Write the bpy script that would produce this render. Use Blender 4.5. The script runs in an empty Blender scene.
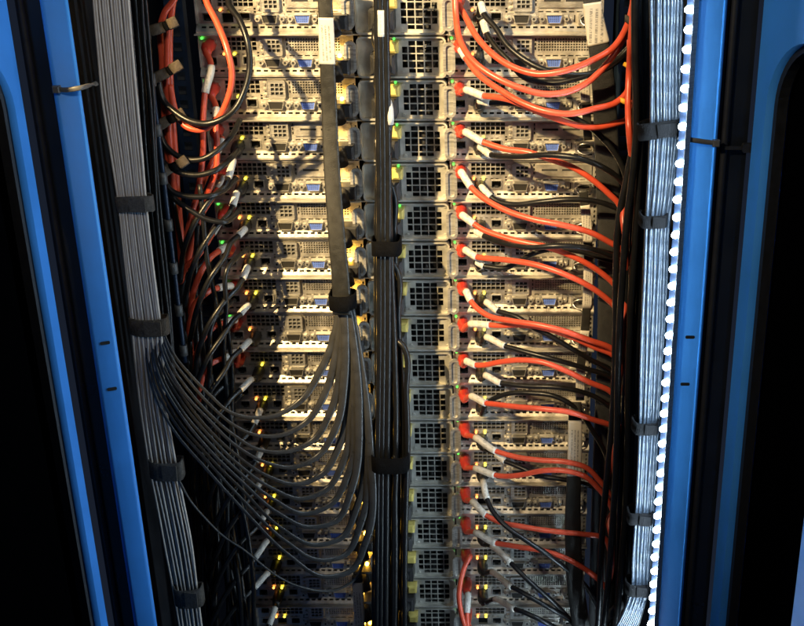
import bpy, math, random
from mathutils import Vector, Matrix
R = math.radians
random.seed(7)
sc = bpy.context.scene
col = sc.collection

# ------------------------------------------------------------------ camera
F_PX, CX, CY, TILT = 1136.6, 500.0, 313.0, R(22.7)      # focal length and principal point in photo pixels
Z0 = 1.55                                               # height of the first shelf line in view
CAM = Vector((0.10, -1.1919, Z0 + 0.186))
cam = bpy.data.cameras.new('camera'); cam_o = bpy.data.objects.new('camera', cam); col.objects.link(cam_o)
cam_o.location = CAM; cam_o.rotation_euler = (R(90) - TILT, 0, 0)
cam.sensor_width = 36; cam.lens = 36 * F_PX / 804; cam.shift_x = -(CX - 402) / 804
cam.clip_start = 0.02; cam.clip_end = 60
sc.camera = cam_o

# ------------------------------------------------------------------ light
world = bpy.data.worlds.new('World'); sc.world = world; world.use_nodes = True
bg = world.node_tree.nodes['Background']; bg.inputs['Color'].default_value = (0.40, 0.56, 1.0, 1); bg.inputs['Strength'].default_value = 0.022
def lamp(kind, name, loc, target, energy, color, **kw):
    l = bpy.data.lights.new(name, kind); l.energy = energy; l.color = color
    for k, v in kw.items(): setattr(l, k, v)
    o = bpy.data.objects.new(name, l); col.objects.link(o); o.location = loc
    o.rotation_euler = (Vector(target) - Vector(loc)).to_track_quat('-Z', 'Y').to_euler()
    return o
# a warm ceiling spotlight in the aisle, above and to the left; the open left door shades the cabinet's edge from it
lamp('SPOT', 'aisle_spotlight', (-1.22, -2.05, 2.95), (-0.13, 0, 1.54), 1320, (1.0, 0.70, 0.31), spot_size=R(19), spot_blend=1.0, shadow_soft_size=0.03)
# wider fill light, added to brighten the right-hand servers
lamp('SPOT', 'right_fill_light', (-1.50, -2.35, 3.1), (0.10, 0, 1.55), 195, (1.0, 0.87, 0.65), spot_size=R(24), spot_blend=1.0, shadow_soft_size=0.10)
# weak fill light, added to lift the left grey bundle
lamp('SPOT', 'left_bundle_fill_light', (0.55, -2.2, 2.9), (-0.22, -0.1, 1.78), 72, (1.0, 0.90, 0.74), spot_size=R(26), spot_blend=1.0, shadow_soft_size=0.15)
sc.view_settings.view_transform = 'Standard'; sc.view_settings.look = 'None'
sc.view_settings.exposure = 0; sc.view_settings.gamma = 1; sc.view_settings.use_curve_mapping = False
sc.render.engine = 'CYCLES'
sc.cycles.use_denoising = True; sc.cycles.max_bounces = 6; sc.cycles.sample_clamp_indirect = 4
try: sc.cycles.use_light_tree = True
except Exception: pass

# ------------------------------------------------------------------ pixel -> place on a plane Y = const
RT = Vector((1, 0, 0)); UP = Vector((0, math.sin(TILT), math.cos(TILT))); FW = Vector((0, math.cos(TILT), -math.sin(TILT)))
def P(px, py, Y):
    d = FW + RT * ((px - CX) / F_PX) - UP * ((py - CY) / F_PX)
    return CAM + d * ((Y - CAM.y) / d.y)
def px_of(p):
    q = Vector(p) - CAM; z = q.dot(FW)
    return CX + F_PX * q.dot(RT) / z, CY - F_PX * q.dot(UP) / z
def line_y(k):                                           # photo row of shelf line k on the rack face
    return 3030 - 204640 / (k + 68.28)

# ------------------------------------------------------------------ materials
MATS = {}
def mat(name, color, rough=0.5, metal=0.0, noise=0.0, nscale=40, bump=0.0, bscale=300, emit=None, estr=0, coat=0.0, stretch=None, dirt=None, spec=None):
    m = bpy.data.materials.new(name); m.use_nodes = True; MATS[name] = m
    nt = m.node_tree; b = nt.nodes['Principled BSDF']; L = nt.links
    b.inputs['Base Color'].default_value = (*color, 1); b.inputs['Roughness'].default_value = rough; b.inputs['Metallic'].default_value = metal
    if coat: b.inputs['Coat Weight'].default_value = coat; b.inputs['Coat Roughness'].default_value = 0.12
    if spec is not None: b.inputs['Specular IOR Level'].default_value = spec
    tc = nt.nodes.new('ShaderNodeTexCoord'); mp = nt.nodes.new('ShaderNodeMapping'); L.new(tc.outputs['Object'], mp.inputs['Vector'])
    oi = nt.nodes.new('ShaderNodeObjectInfo')
    ad = nt.nodes.new('ShaderNodeVectorMath'); ad.operation = 'ADD'; L.new(mp.outputs['Vector'], ad.inputs[0])
    cb = nt.nodes.new('ShaderNodeVectorMath'); cb.operation = 'SCALE'; cb.inputs[0].default_value = (37, 11, 53); L.new(oi.outputs['Random'], cb.inputs['Scale']); L.new(cb.outputs[0], ad.inputs[1])
    if stretch: mp.inputs['Scale'].default_value = stretch
    if noise:
        n = nt.nodes.new('ShaderNodeTexNoise'); n.inputs['Scale'].default_value = nscale; n.inputs['Detail'].default_value = 6
        L.new(ad.outputs[0], n.inputs['Vector'])
        r = nt.nodes.new('ShaderNodeMapRange'); r.inputs['From Min'].default_value = 0.3; r.inputs['From Max'].default_value = 0.7
        r.inputs['To Min'].default_value = 1 - noise; r.inputs['To Max'].default_value = 1 + noise * 0.6
        L.new(n.outputs['Fac'], r.inputs['Value'])
        v = nt.nodes.new('ShaderNodeMixRGB'); v.blend_type = 'MULTIPLY'; v.inputs[0].default_value = 1; v.inputs[1].default_value = (*color, 1)
        L.new(r.outputs[0], v.inputs[2]); L.new(v.outputs[0], b.inputs['Base Color'])
        r2 = nt.nodes.new('ShaderNodeMapRange'); r2.inputs['To Min'].default_value = max(0.05, rough - 0.12); r2.inputs['To Max'].default_value = min(1, rough + 0.14)
        L.new(n.outputs['Fac'], r2.inputs['Value']); L.new(r2.outputs[0], b.inputs['Roughness'])
    if bump:
        n2 = nt.nodes.new('ShaderNodeTexNoise'); n2.inputs['Scale'].default_value = bscale; n2.inputs['Detail'].default_value = 3
        L.new(ad.outputs[0], n2.inputs['Vector'])
        bp = nt.nodes.new('ShaderNodeBump'); bp.inputs['Strength'].default_value = bump; bp.inputs['Distance'].default_value = 0.001
        L.new(n2.outputs['Fac'], bp.inputs['Height']); L.new(bp.outputs[0], b.inputs['Normal'])
    if emit:
        b.inputs['Emission Color'].default_value = (*emit, 1); b.inputs['Emission Strength'].default_value = estr
    return m
STEEL = mat('galvanised_steel', (0.72, 0.68, 0.60), 0.36, 0.86, 0.40, 70, 0.25, 900)
STEEL2 = mat('brushed_steel', (0.68, 0.66, 0.61), 0.33, 0.80, 0.3, 50, 0.1, 600, stretch=(1, 1, 12))
NICKEL = mat('nickel_plate', (0.66, 0.64, 0.57), 0.38, 0.7, 0.3, 60, 0.15, 800)
DARKMETAL = mat('black_metal', (0.012, 0.013, 0.016), 0.45, 0.3, 0.3, 40)
CAVITY = mat('interior_shade', (0.012, 0.012, 0.013), 0.8)  # dark colour put in for the shade inside openings
BLUEPAINT = mat('blue_paint', (0.048, 0.275, 0.80), 0.5, 0.0, 0.10, 18, 0.05, 500, spec=0.3)
NAVY = mat('navy_metal', (0.008, 0.018, 0.038), 0.4, 0.4, 0.25, 60)
BLACKGLOSS = mat('black_gloss', (0.010, 0.012, 0.016), 0.3, 0.0, 0.3, 25)
MESHBLACK = mat('black_mesh', (0.0008, 0.0008, 0.001), 0.9, spec=0.0)
RED = mat('red_cable_jacket', (0.53, 0.068, 0.032), 0.34, 0, 0.12, 120, 0.08, 900)
REDPLUG = mat('red_plug', (0.50, 0.032, 0.018), 0.42, 0, 0.15, 200)
BLACK = mat('black_cable_jacket', (0.007, 0.0072, 0.0078), 0.33, 0, 0.2, 120, 0.1, 900, spec=0.35)
BLACKPL = mat('black_plastic', (0.014, 0.014, 0.015), 0.5, 0, 0.2, 150)
GREYR = mat('glossy_led_toned_jacket', (0.030, 0.040, 0.056), 0.25, 0, 0.1, 90)  # grey jacket darkened against LED glare, with its blue cast put in
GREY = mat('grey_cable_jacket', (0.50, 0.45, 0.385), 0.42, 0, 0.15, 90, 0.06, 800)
GREY_SHADED = mat('shaded_loop_jacket', (0.034, 0.034, 0.034), 0.30, 0, 0.2, 90, 0.06, 800)  # the bundle's grey cables coloured darker, standing in for shade on the loops
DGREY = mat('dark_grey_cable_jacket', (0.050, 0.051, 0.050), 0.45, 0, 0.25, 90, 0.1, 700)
STRAPM = mat('black_braided_cable', (0.020, 0.0195, 0.017), 0.36, 0, 0.3, 120, 0.3, 1200)
BRAIDK = mat('black_sleeve', (0.014, 0.014, 0.014), 0.55, 0, 0.25, 200, 0.5, 1200)
VELCRO = mat('black_velcro', (0.003, 0.003, 0.0035), 0.95, 0, 0.4, 400, 0.9, 1600, spec=0.08)
VELCROB = mat('brown_velcro', (0.085, 0.068, 0.052), 0.95, 0, 0.35, 400, 0.9, 1600, spec=0.08)
VELCROG = mat('grey_velcro', (0.085, 0.078, 0.07), 0.95, 0, 0.35, 400, 0.9, 1600, spec=0.08)
VGABLUE = mat('blue_port_plastic', (0.075, 0.14, 0.50), 0.5, 0, 0.1, 300)
PORTDARK = mat('dark_port_plastic', (0.012, 0.011, 0.009), 0.5)
LATCH = mat('yellow_latch_plastic', (0.55, 0.44, 0.12), 0.35, 0, 0.2, 100)
YELLOWTIE = mat('yellow_tie', (0.60, 0.33, 0.02), 0.5, 0, 0.1, 100)
TAPE = mat('dark_led_tape', (0.004, 0.008, 0.018), 0.7, 0, 0.05, 100, spec=0.1)
TIEGREY = mat('grey_nylon', (0.10, 0.095, 0.085), 0.45, 0, 0.1, 150)
def led(name, c, s): return mat(name, (0.05, 0.05, 0.05), 0.4, emit=c, estr=s)
LED_G = led('green_indicator', (0.12, 1.0, 0.10), 1.6)
LED_O = led('orange_indicator', (1.0, 0.30, 0.05), 5.0)
LED_Y = led('yellow_indicator', (1.0, 0.75, 0.05), 5.0)
LED_A = led('amber_indicator', (1.0, 0.50, 0.04), 26.0)
LED_W = led('white_led', (0.66, 0.85, 1.0), 310.0)

def tag_mat(name, light, lines, along, dark):
    """white sleeve with fine illegible print running along it"""
    m = mat(name, light, 0.5, 0, 0.10, 60)
    nt = m.node_tree; L = nt.links; b = nt.nodes['Principled BSDF']
    def math_(op, a, v=None):
        n = nt.nodes.new('ShaderNodeMath'); n.operation = op; L.new(a, n.inputs[0])
        if v is not None:
            if isinstance(v, (int, float)): n.inputs[1].default_value = v
            else: L.new(v, n.inputs[1])
        return n.outputs[0]
    tc = nt.nodes.new('ShaderNodeTexCoord'); sp = nt.nodes.new('ShaderNodeSeparateXYZ'); L.new(tc.outputs['Generated'], sp.inputs[0])
    fr = math_('FRACT', math_('MULTIPLY', sp.outputs['X'], lines)); band = math_('LESS_THAN', math_('ABSOLUTE', math_('SUBTRACT', fr, 0.5)), 0.24)
    mid = math_('LESS_THAN', math_('ABSOLUTE', math_('SUBTRACT', sp.outputs['X'], 0.5)), 0.30)
    end = math_('LESS_THAN', math_('ABSOLUTE', math_('SUBTRACT', sp.outputs['Z'], 0.46)), 0.38)
    mp = nt.nodes.new('ShaderNodeMapping'); mp.inputs['Scale'].default_value = (lines*1.0, 1, along); L.new(tc.outputs['Generated'], mp.inputs['Vector'])
    wn = nt.nodes.new('ShaderNodeTexNoise'); wn.inputs['Scale'].default_value = 1; wn.inputs['Detail'].default_value = 2; L.new(mp.outputs[0], wn.inputs['Vector'])
    ink = math_('MULTIPLY', math_('MULTIPLY', band, math_('MULTIPLY', mid, end)), math_('GREATER_THAN', wn.outputs['Fac'], 0.47))
    mx = nt.nodes.new('ShaderNodeMixRGB'); mx.inputs[2].default_value = (0.10, 0.10, 0.10, 1); L.new(math_('MULTIPLY', ink, dark), mx.inputs[0])
    src = b.inputs['Base Color'].links[0].from_socket
    L.new(src, mx.inputs[1]); L.new(mx.outputs[0], b.inputs['Base Color'])
    return m
WTAG = tag_mat('white_cable_tag', (0.56, 0.525, 0.46), 3, 14, 0.35)
WLABEL = tag_mat('white_printed_label', (0.47, 0.44, 0.38), 5, 60, 0.75)

# ------------------------------------------------------------------ mesh helpers
class MB:
    def __init__(s): s.v, s.f, s.m, s.sm = [], [], [], []
    def add(s, vs, fs, mi=0, smooth=False):
        o = len(s.v); s.v += [tuple(v) for v in vs]
        for f in fs: s.f.append(tuple(i + o for i in f)); s.m.append(mi); s.sm.append(smooth)
    def box(s, x0, x1, y0, y1, z0, z1, mi=0):
        s.add([(x0,y0,z0),(x1,y0,z0),(x1,y1,z0),(x0,y1,z0),(x0,y0,z1),(x1,y0,z1),(x1,y1,z1),(x0,y1,z1)],
              [(0,1,5,4),(1,2,6,5),(2,3,7,6),(3,0,4,7),(4,5,6,7),(3,2,1,0)], mi)
    def cbox(s, x0, x1, y0, y1, z0, z1, c, mi=0):
        """box with its front (low y) edges chamfered"""
        s.add([(x0,y0+c,z0),(x1,y0+c,z0),(x1,y1,z0),(x0,y1,z0),(x0,y0+c,z1),(x1,y0+c,z1),(x1,y1,z1),(x0,y1,z1),
               (x0+c,y0,z0+c),(x1-c,y0,z0+c),(x1-c,y0,z1-c),(x0+c,y0,z1-c)],
              [(8,9,10,11),(0,1,9,8),(1,5,10,9),(5,4,11,10),(4,0,8,11),(1,2,6,5),(2,3,7,6),(3,0,4,7),(4,5,6,7),(3,2,1,0)], mi)
    def prism(s, poly, y0, y1, mi=0, smooth=False):
        n = len(poly)
        s.add([(x, y0, z) for x, z in poly] + [(x, y1, z) for x, z in poly],
              [tuple(range(n)), tuple(range(2*n-1, n-1, -1))], mi)
        o = len(s.v) - 2*n
        for i in range(n):
            j = (i+1) % n; s.f.append((o+j, o+i, o+n+i, o+n+j)); s.m.append(mi); s.sm.append(smooth)
    def ring(s, outer, inner, y0, y1, mi=0):
        n = len(outer); o = len(s.v)
        s.v += [(x,y0,z) for x,z in outer] + [(x,y0,z) for x,z in inner] + [(x,y1,z) for x,z in outer] + [(x,y1,z) for x,z in inner]
        for i in range(n):
            j = (i+1) % n
            for q in ((i,j,n+j,n+i),(j,i,2*n+i,2*n+j),(n+i,n+j,3*n+j,3*n+i),(2*n+j,2*n+i,3*n+i,3*n+j)):
                s.f.append(tuple(o+a for a in q)); s.m.append(mi); s.sm.append(False)
    def plate(s, x0, x1, z0, z1, holes, t, y=0.0, mi=0):
        """sheet in the xz plane at y with rectangular holes that have depth t"""
        xs = sorted({round(a, 6) for h in holes for a in h[:2]} | {x0, x1}); zs = sorted({round(a, 6) for h in holes for a in h[2:]} | {z0, z1})
        xi = {x: i for i, x in enumerate(xs)}; zi = {z: i for i, z in enumerate(zs)}
        cut = set()
        for h in holes:
            for i in range(xi[round(h[0],6)], xi[round(h[1],6)]):
                for j in range(zi[round(h[2],6)], zi[round(h[3],6)]): cut.add((i, j))
        # merge uncut runs along x into long quads
        vs, fs = [], []
        for j in range(len(zs)-1):
            i = 0
            while i < len(xs)-1:
                if (i, j) in cut: i += 1; continue
                e = i
                while e < len(xs)-1 and (e, j) not in cut: e += 1
                o = len(vs); vs += [(xs[i],y,zs[j]),(xs[e],y,zs[j]),(xs[e],y,zs[j+1]),(xs[i],y,zs[j+1])]; fs.append((o,o+1,o+2,o+3)); i = e
        for a, b, c, d in holes:
            o = len(vs); vs += [(a,y,c),(b,y,c),(b,y,d),(a,y,d),(a,y+t,c),(b,y+t,c),(b,y+t,d),(a,y+t,d)]
            fs += [(o+1,o,o+4,o+5),(o+2,o+1,o+5,o+6),(o+3,o+2,o+6,o+7),(o,o+3,o+7,o+4)]
        s.add(vs, fs, mi)
    def tube(s, pts, rad, seg=10, mi=0, flat=1.0, ref=None, cap=True, pw=1.0):
        n = len(pts); tang = [(pts[min(i+1,n-1)] - pts[max(i-1,0)]).normalized() for i in range(n)]
        if ref is None:
            a = Vector((0,-1,0)); a = a if abs(tang[0].dot(a)) < 0.9 else Vector((0,0,1))
            nv = (a - tang[0]*a.dot(tang[0])).normalized()
        o = len(s.v)
        for i in range(n):
            t = tang[i]
            if ref is None:
                nv = (nv - t*nv.dot(t)).normalized()
            else:
                nv = (ref - t*ref.dot(t)).normalized()
            sd = t.cross(nv); r = rad[i] if isinstance(rad, (list, tuple)) else rad
            for k in range(seg):
                a = 2*math.pi*k/seg; ca, sa = math.cos(a), math.sin(a)
                if pw != 1.0: ca, sa = math.copysign(abs(ca)**pw, ca), math.copysign(abs(sa)**pw, sa)
                s.v.append(tuple(pts[i] + sd*(r*ca) + nv*(r*flat*sa)))
        for i in range(n-1):
            for k in range(seg):
                k2 = (k+1) % seg
                s.f.append((o+i*seg+k, o+i*seg+k2, o+(i+1)*seg+k2, o+(i+1)*seg+k)); s.m.append(mi); s.sm.append(True)
        if cap:
            s.f.append(tuple(o+k for k in range(seg-1,-1,-1))); s.m.append(mi); s.sm.append(False)
            s.f.append(tuple(o+(n-1)*seg+k for k in range(seg))); s.m.append(mi); s.sm.append(False)
    def mesh(s, name, mats):
        me = bpy.data.meshes.new(name); me.from_pydata(s.v, [], s.f)
        for m in (mats if isinstance(mats, (list, tuple)) else [mats]): me.materials.append(m)
        me.polygons.foreach_set('material_index', s.m); me.polygons.foreach_set('use_smooth', s.sm); me.update()
        return me
    def build(s, name, mats, parent=None, loc=(0,0,0)):
        return link(name, s.mesh(name, mats), parent, loc)
def link(name, me, parent=None, loc=(0,0,0)):
    o = bpy.data.objects.new(name, me); col.objects.link(o); o.location = loc
    if parent: o.parent = parent
    return o
def thing(o, label, cat, group=None):
    o['label'] = label; o['category'] = cat
    if group: o['group'] = group
    return o
def empty(name, loc): return link(name, None, None, loc)
def rrect(x0, x1, z0, z1, r, n=4):
    out = []
    for cx, cz, a0 in ((x1-r,z1-r,0),(x0+r,z1-r,90),(x0+r,z0+r,180),(x1-r,z0+r,270)):
        for i in range(n+1):
            a = R(a0 + 90*i/n); out.append((cx + r*math.cos(a), cz + r*math.sin(a)))
    return out[::-1]
def circle(x, z, r, n=10): return [(x + r*math.cos(-2*math.pi*i/n), z + r*math.sin(-2*math.pi*i/n)) for i in range(n)]
def spline(pts, per=7):
    """centripetal-ish Catmull-Rom through 3-D points"""
    pts = [Vector(p) for p in pts]
    q = [pts[0]*2 - pts[1]] + pts + [pts[-1]*2 - pts[-2]]; out = []
    for i in range(1, len(q)-2):
        p0, p1, p2, p3 = q[i-1:i+3]
        d1 = max((p2-p1).length, 1e-6); d0 = max((p1-p0).length, 1e-6); d2 = max((p3-p2).length, 1e-6)
        m1 = ((p1-p0)/d0*d1 + (p2-p1)/d1*d0)/(d0+d1)*d1; m2 = ((p2-p1)/d1*d2 + (p3-p2)/d2*d1)/(d1+d2)*d1
        for k in range(per):
            t = k/per
            out.append(p1*(2*t**3-3*t*t+1) + m1*(t**3-2*t*t+t) + p2*(-2*t**3+3*t*t) + m2*(t**3-t*t))
    out.append(pts[-1]); return out
def lerp(a, b, t): return a + (b-a)*t
def cable(name, pts3, r, m, per=7, seg=9, flat=1.0, ref=None, parent=None, pw=1.0):
    """a cable swept through world points; its origin is its first point"""
    p0 = Vector(pts3[0]); sp = [p - p0 for p in spline(pts3, per)]
    if isinstance(r, (list, tuple)):
        n = len(sp); k = len(r) - 1
        r = [lerp(r[min(int(i/(n-1)*k), k-1)], r[min(int(i/(n-1)*k), k-1)+1], i/(n-1)*k - min(int(i/(n-1)*k), k-1)) for i in range(n)]
    mb = MB(); mb.tube(sp, r, seg, flat=flat, ref=ref, pw=pw)
    return mb.build(name, m, parent, p0 if parent is None else p0 - parent.location)
ORD = 'first second third fourth fifth sixth seventh eighth ninth tenth eleventh twelfth thirteenth fourteenth fifteenth sixteenth seventeenth eighteenth nineteenth twentieth'.split()

# ------------------------------------------------------------------ cabinet: posts, side walls, rails
U = 0.04445
NR_X, NL_X, NODE_W, PSU_X, PSU_W = 0.0455, -0.212, 0.161, -0.0505, 0.096
YF = -0.20                                               # plane of the cabinet's door frame
ZT, ZB = 2.02, 0.02
CAB = empty('server_cabinet', (0, YF, ZB)); thing(CAB, 'blue server cabinet with both rear doors swung open', 'server cabinet')
def P0(x, Y=YF): return P(x, 313, Y).x                   # a vertical edge read off at half height
xl0, xl1 = P0(88), P0(112)
xr0, xr1 = P0(678), P0(705)
xlo, xro = P0(59), P0(736)
def cab(name, loc): return link(name, None, CAB, Vector(loc) - CAB.location)
def frame_post(name, x0, x1, d, slots, label, turn=0.0):
    """box post with rounded front edges"""
    e = cab(name, ((x0+x1)/2, YF, ZB)); w = (x1-x0)/2; rr = 0.004
    poly = [(-w, d), (-w, rr)] + [(-w + rr - rr*math.cos(R(a)), rr - rr*math.sin(R(a))) for a in (22,45,68,90)] \
         + [(w - rr + rr*math.sin(R(a)), rr - rr*math.cos(R(a))) for a in (0,22,45,68,90)] + [(w, d)]
    mb = MB(); n = len(poly); h = ZT-ZB
    mb.v = [(x, y, 0) for x, y in poly] + [(x, y, h) for x, y in poly]
    for i in range(n):
        j = (i+1) % n; mb.f.append((i, j, n+j, n+i)); mb.m.append(0); mb.sm.append(2 <= i+1 <= n-2)
    mb.f += [tuple(range(n-1,-1,-1)), tuple(range(n, 2*n))]; mb.m += [0,0]; mb.sm += [False]*2
    body = mb.build('post_body', BLUEPAINT, e)
    for sx, sy, sw in slots:
        p = P(sx, sy, YF)
        s = MB(); s.prism(rrect(-sw/2, sw/2, -0.0016, 0.0016, 0.0012, 3), -0.0006, 0.002)
        s.build('slot', CAVITY, e, (p.x - (x0+x1)/2, 0, p.z - ZB))
    e.rotation_euler = (0, 0, turn); e['label'] = label; return e
lp = frame_post('cabinet_post', xl0, xl1, 0.030, [(105, 343, 0.009), (112, 389, 0.009)], 'light blue painted cabinet post beside the grey cable bundle', R(22))
rp = frame_post('cabinet_post', xr0, xr1, 0.034, [(690, 337, 0.009), (685, 384, 0.009)], 'blue painted cabinet post carrying the white LED strip')
for x0, x1, lab in ((xlo+0.001, xl0-0.0015, 'black door jamb between the left blue post and the left door'), (xr1+0.0015, xro-0.001, 'black door jamb between the LED-lit post and the right door')):
    e = cab('door_jamb', ((x0+x1)/2, YF, ZB)); w = (x1-x0)/2
    mb = MB(); mb.box(-w, w, 0.010, 0.05, 0, ZT-ZB); mb.build('jamb_channel', BLACKGLOSS, e)
    mb = MB(); mb.tube([Vector((-w*0.55, 0.008, z*0.1)) for z in range(0, 21)], 0.0035, 8); mb.build('rubber_seal', BLACKPL, e)
    e['label'] = lab
for x in (-0.296, 0.286):
    mb = MB(); mb.box(-0.002, 0.002, 0, 0.8, 0, ZT-ZB); mb.build('side_wall', DARKMETAL, CAB, (x, 0.055, 0))
def rail(x0, x1, y, label):
    e = cab('mounting_rail', ((x0+x1)/2, y, ZB)); w = (x1-x0)/2
    holes = []
    z = 0.55
    while z < ZT-ZB-0.05:
        holes.append((-0.0046, 0.0046, z, z+0.0092)); z += U/3 if (len(holes) % 3) else U/3
    mb = MB(); mb.plate(-w, w, 0, ZT-ZB, holes, 0.003); mb.box(-w, -w+0.002, 0.001, 0.06, 0, ZT-ZB); mb.build('rail_face', NAVY, e)
    mb = MB(); mb.box(-w+0.002, w, 0.012, 0.014, 0, ZT-ZB); mb.build('rail_backing', CAVITY, e)
    e['label'] = label; return e
rail(-0.240, -0.221, -0.012, 'navy mounting rail with square holes behind the left red cables')
rail(0.221, 0.240, -0.012, 'navy mounting rail behind the right black cable bundle')

# ------------------------------------------------------------------ doors, swung open past a right angle
def door(side, label):
    hx = xlo if side < 0 else xro; phi = R(16)
    e = cab('cabinet_door', (hx, YF - 0.004, ZB))
    # local: +x runs from the hinge edge to the free edge, +y is the outward thickness, z up
    W, H, T = 0.215, ZT-ZB, 0.022*side
    a, b = (0.019, 0.150) if side > 0 else (0.011, 0.150); rad = (b-a)/2 - 0.002
    zt, zb = P(820 if side > 0 else -10, 48, YF-0.10).z - ZB, 0.10
    mb = MB()
    inner = rrect(a, b, zb, zt, rad, 10); outer = []
    cxm, czm = (a+b)/2, (zb+zt)/2
    n = len(inner)
    # walk the outer rectangle with the same number of points, corner for corner
    q = (n // 4)
    for i, (x, z) in enumerate(inner):
        c = i // q; t = (i % q)/(q-1)
        A = [(W,0),(0,0),(0,H),(W,H)]
        outer.append(A[c % 4])
    mb.v = [(x, 0, z) for x, z in outer] + [(x, 0, z) for x, z in inner] + [(x, T, z) for x, z in outer] + [(x, T, z) for x, z in inner]
    for i in range(n):
        j = (i+1) % n
        if outer[i] == outer[j]:
            mb.f += [(i, n+j, n+i), (2*n+i, 3*n+i, 3*n+j)]; mb.m += [0,0]; mb.sm += [False]*2
        else:
            mb.f += [(i, j, n+j, n+i), (2*n+i, 3*n+i, 3*n+j, 2*n+j), (i, 2*n+i, 2*n+j, j)]; mb.m += [0]*3; mb.sm += [False]*3
        mb.f.append((n+i, n+j, 3*n+j, 3*n+i)); mb.m.append(0); mb.sm.append(True)
    fr = mb.build('door_frame', BLUEPAINT, e)
    mb = MB(); mb.box(a-0.004, b+0.004, T+0.001*side, T+0.003*side, zb-0.004, zt+0.004); mb.build('door_mesh', MESHBLACK, e)
    mb = MB()
    gl = rrect(a+0.0005, b-0.0005, zb+0.0005, zt-0.0005, rad-0.0005, 10); gi = rrect(a+0.006, b-0.006, zb+0.006, zt-0.006, rad-0.006, 10)
    mb.ring(gl, gi, T*0.35, T*0.8); mb.build('window_gasket', BLACKPL, e)
    ang = -R(90) + phi if side > 0 else -R(90) - phi
    e.rotation_euler = (0, 0, ang)
    e['label'] = label; return e
dl = door(-1, 'bright blue open cabinet door with rounded black window, beyond the grey cables')
dr = door(1, 'blue open cabinet door with rounded black window, beyond the LED strip')

# ------------------------------------------------------------------ server nodes: shared meshes
def dshell(w, h, sl=0.0018): return [(-w/2, h/2), (w/2, h/2), (w/2-sl, -h/2), (-w/2+sl, -h/2)]
def hexnut(mb, x, z, r=0.0030, mi=0):
    mb.prism([(x + r*math.cos(-R(60*i)), z + r*math.sin(-R(60*i))) for i in range(6)], -0.0055, 0, mi)
    mb.prism(circle(x, z, r*0.45, 6), -0.0058, -0.0055, 2)
def dport(w, fill, rows):
    mb = MB()
    mb.prism(rrect(-w/2-0.0065, w/2+0.0065, -0.0062, 0.0062, 0.002, 2), -0.0012, 0, 0)
    mb.ring([(x*1.0, z) for x, z in dshell(w, 0.0088)], [(x*0.93, z*0.86) for x, z in dshell(w, 0.0088)], -0.0062, -0.0012, 0)
    mb.prism([(x*0.93, z*0.86) for x, z in dshell(w, 0.0088)], -0.0048, -0.0012, 1)
    for j, (n, dz) in enumerate(rows):
        for i in range(n):
            mb.box((i-(n-1)/2)*0.0021-0.0004, (i-(n-1)/2)*0.0021+0.0004, -0.0050, -0.0048, dz-0.0004, dz+0.0004, 2)
    for sx in (-1, 1): hexnut(mb, sx*(w/2+0.0042), 0)
    return mb.mesh('d_port', [STEEL2, fill, CAVITY])
ME_VGA = dport(0.0165, VGABLUE, [(5,0.0021),(5,0),(5,-0.0021)])
ME_SER = dport(0.0168, PORTDARK, [(5,0.0014),(4,-0.0014)])
def node_panel(style):
    H = 0.0425; holes = []
    for i in range(7):
        for j in range(3): holes.append((0.0235+i*0.0053, 0.0235+i*0.0053+0.0045, 0.0268+j*0.0047, 0.0268+j*0.0047+0.0039))
    for i in range(8): holes.append((0.0935+i*0.0079, 0.0935+i*0.0079+0.0055, 0.0208, 0.0221))
    if style == 'mesh':
        for i in range(19):
            for j in range(5): holes.append((0.094+i*0.0028, 0.094+i*0.0028+0.0018, 0.0265+j*0.0027, 0.0265+j*0.0027+0.0017))
    holes += [(0.0065, 0.0185, 0.0275, 0.0375), (0.0065, 0.0185, 0.0115, 0.0205)]       # upper and lower network openings
    holes += [(0.0270, 0.0385, 0.0105, 0.0200), (0.0445, 0.0560, 0.0120, 0.0215)]
    holes += [(0.0600, 0.0622, 0.0205+j*0.0030, 0.0205+j*0.0030+0.0018) for j in range(2)] + [(0.0890+j*0.003, 0.0890+j*0.003+0.0019, 0.0110, 0.0186) for j in range(1)]
    holes += [(0.1235, 0.1252, 0.0108, 0.0182), (0.1305, 0.1318, 0.0108, 0.0182)] + [(0.0210+i*0.0058, 0.0210+i*0.0058+0.0030, 0.0224, 0.0234) for i in range(6)]
    holes += [(0.1572, 0.1590, 0.0120+j*0.0055, 0.0120+j*0.0055+0.0032) for j in range(5)] + [(0.0905, 0.0920, 0.0270+j*0.0046, 0.0270+j*0.0046+0.0030) for j in range(3)]
    mb = MB(); mb.plate(0.0005, NODE_W-0.0005, 0.0095, H, holes, 0.0035)
    # folded edges
    mb.box(0.0005, NODE_W-0.0005, -0.0035, 0.0, H, H+0.0009)
    mb.box(0.0005, 0.0017, -0.0030, 0.0, 0.0095, H)
    # bottom flange leaning forward, with its row of slits
    n = 20; x = 0.006
    prev = 0.0005
    y0, z0, y1, z1 = -0.0002, 0.0095, -0.0062, 0.0026
    def q(xa, xb, t0, t1):
        mb.add([(xa, lerp(y1,y0,t0), lerp(z1,z0,t0)), (xb, lerp(y1,y0,t0), lerp(z1,z0,t0)), (xb, lerp(y1,y0,t1), lerp(z1,z0,t1)), (xa, lerp(y1,y0,t1), lerp(z1,z0,t1))], [(0,1,2,3)])
    q(0.0005, NODE_W-0.0005, 0, 0.42); q(0.0005, NODE_W-0.0005, 0.66, 1)
    for i in range(n):
        q(prev, x, 0.42, 0.66); prev = x + 0.0046; x += 0.0075
    q(prev, NODE_W-0.0005, 0.42, 0.66)
    mb.box(0.0005, NODE_W-0.0005, -0.0062, -0.0054, 0.0006, 0.0026)
    return mb.mesh('node_panel', STEEL)
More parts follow.
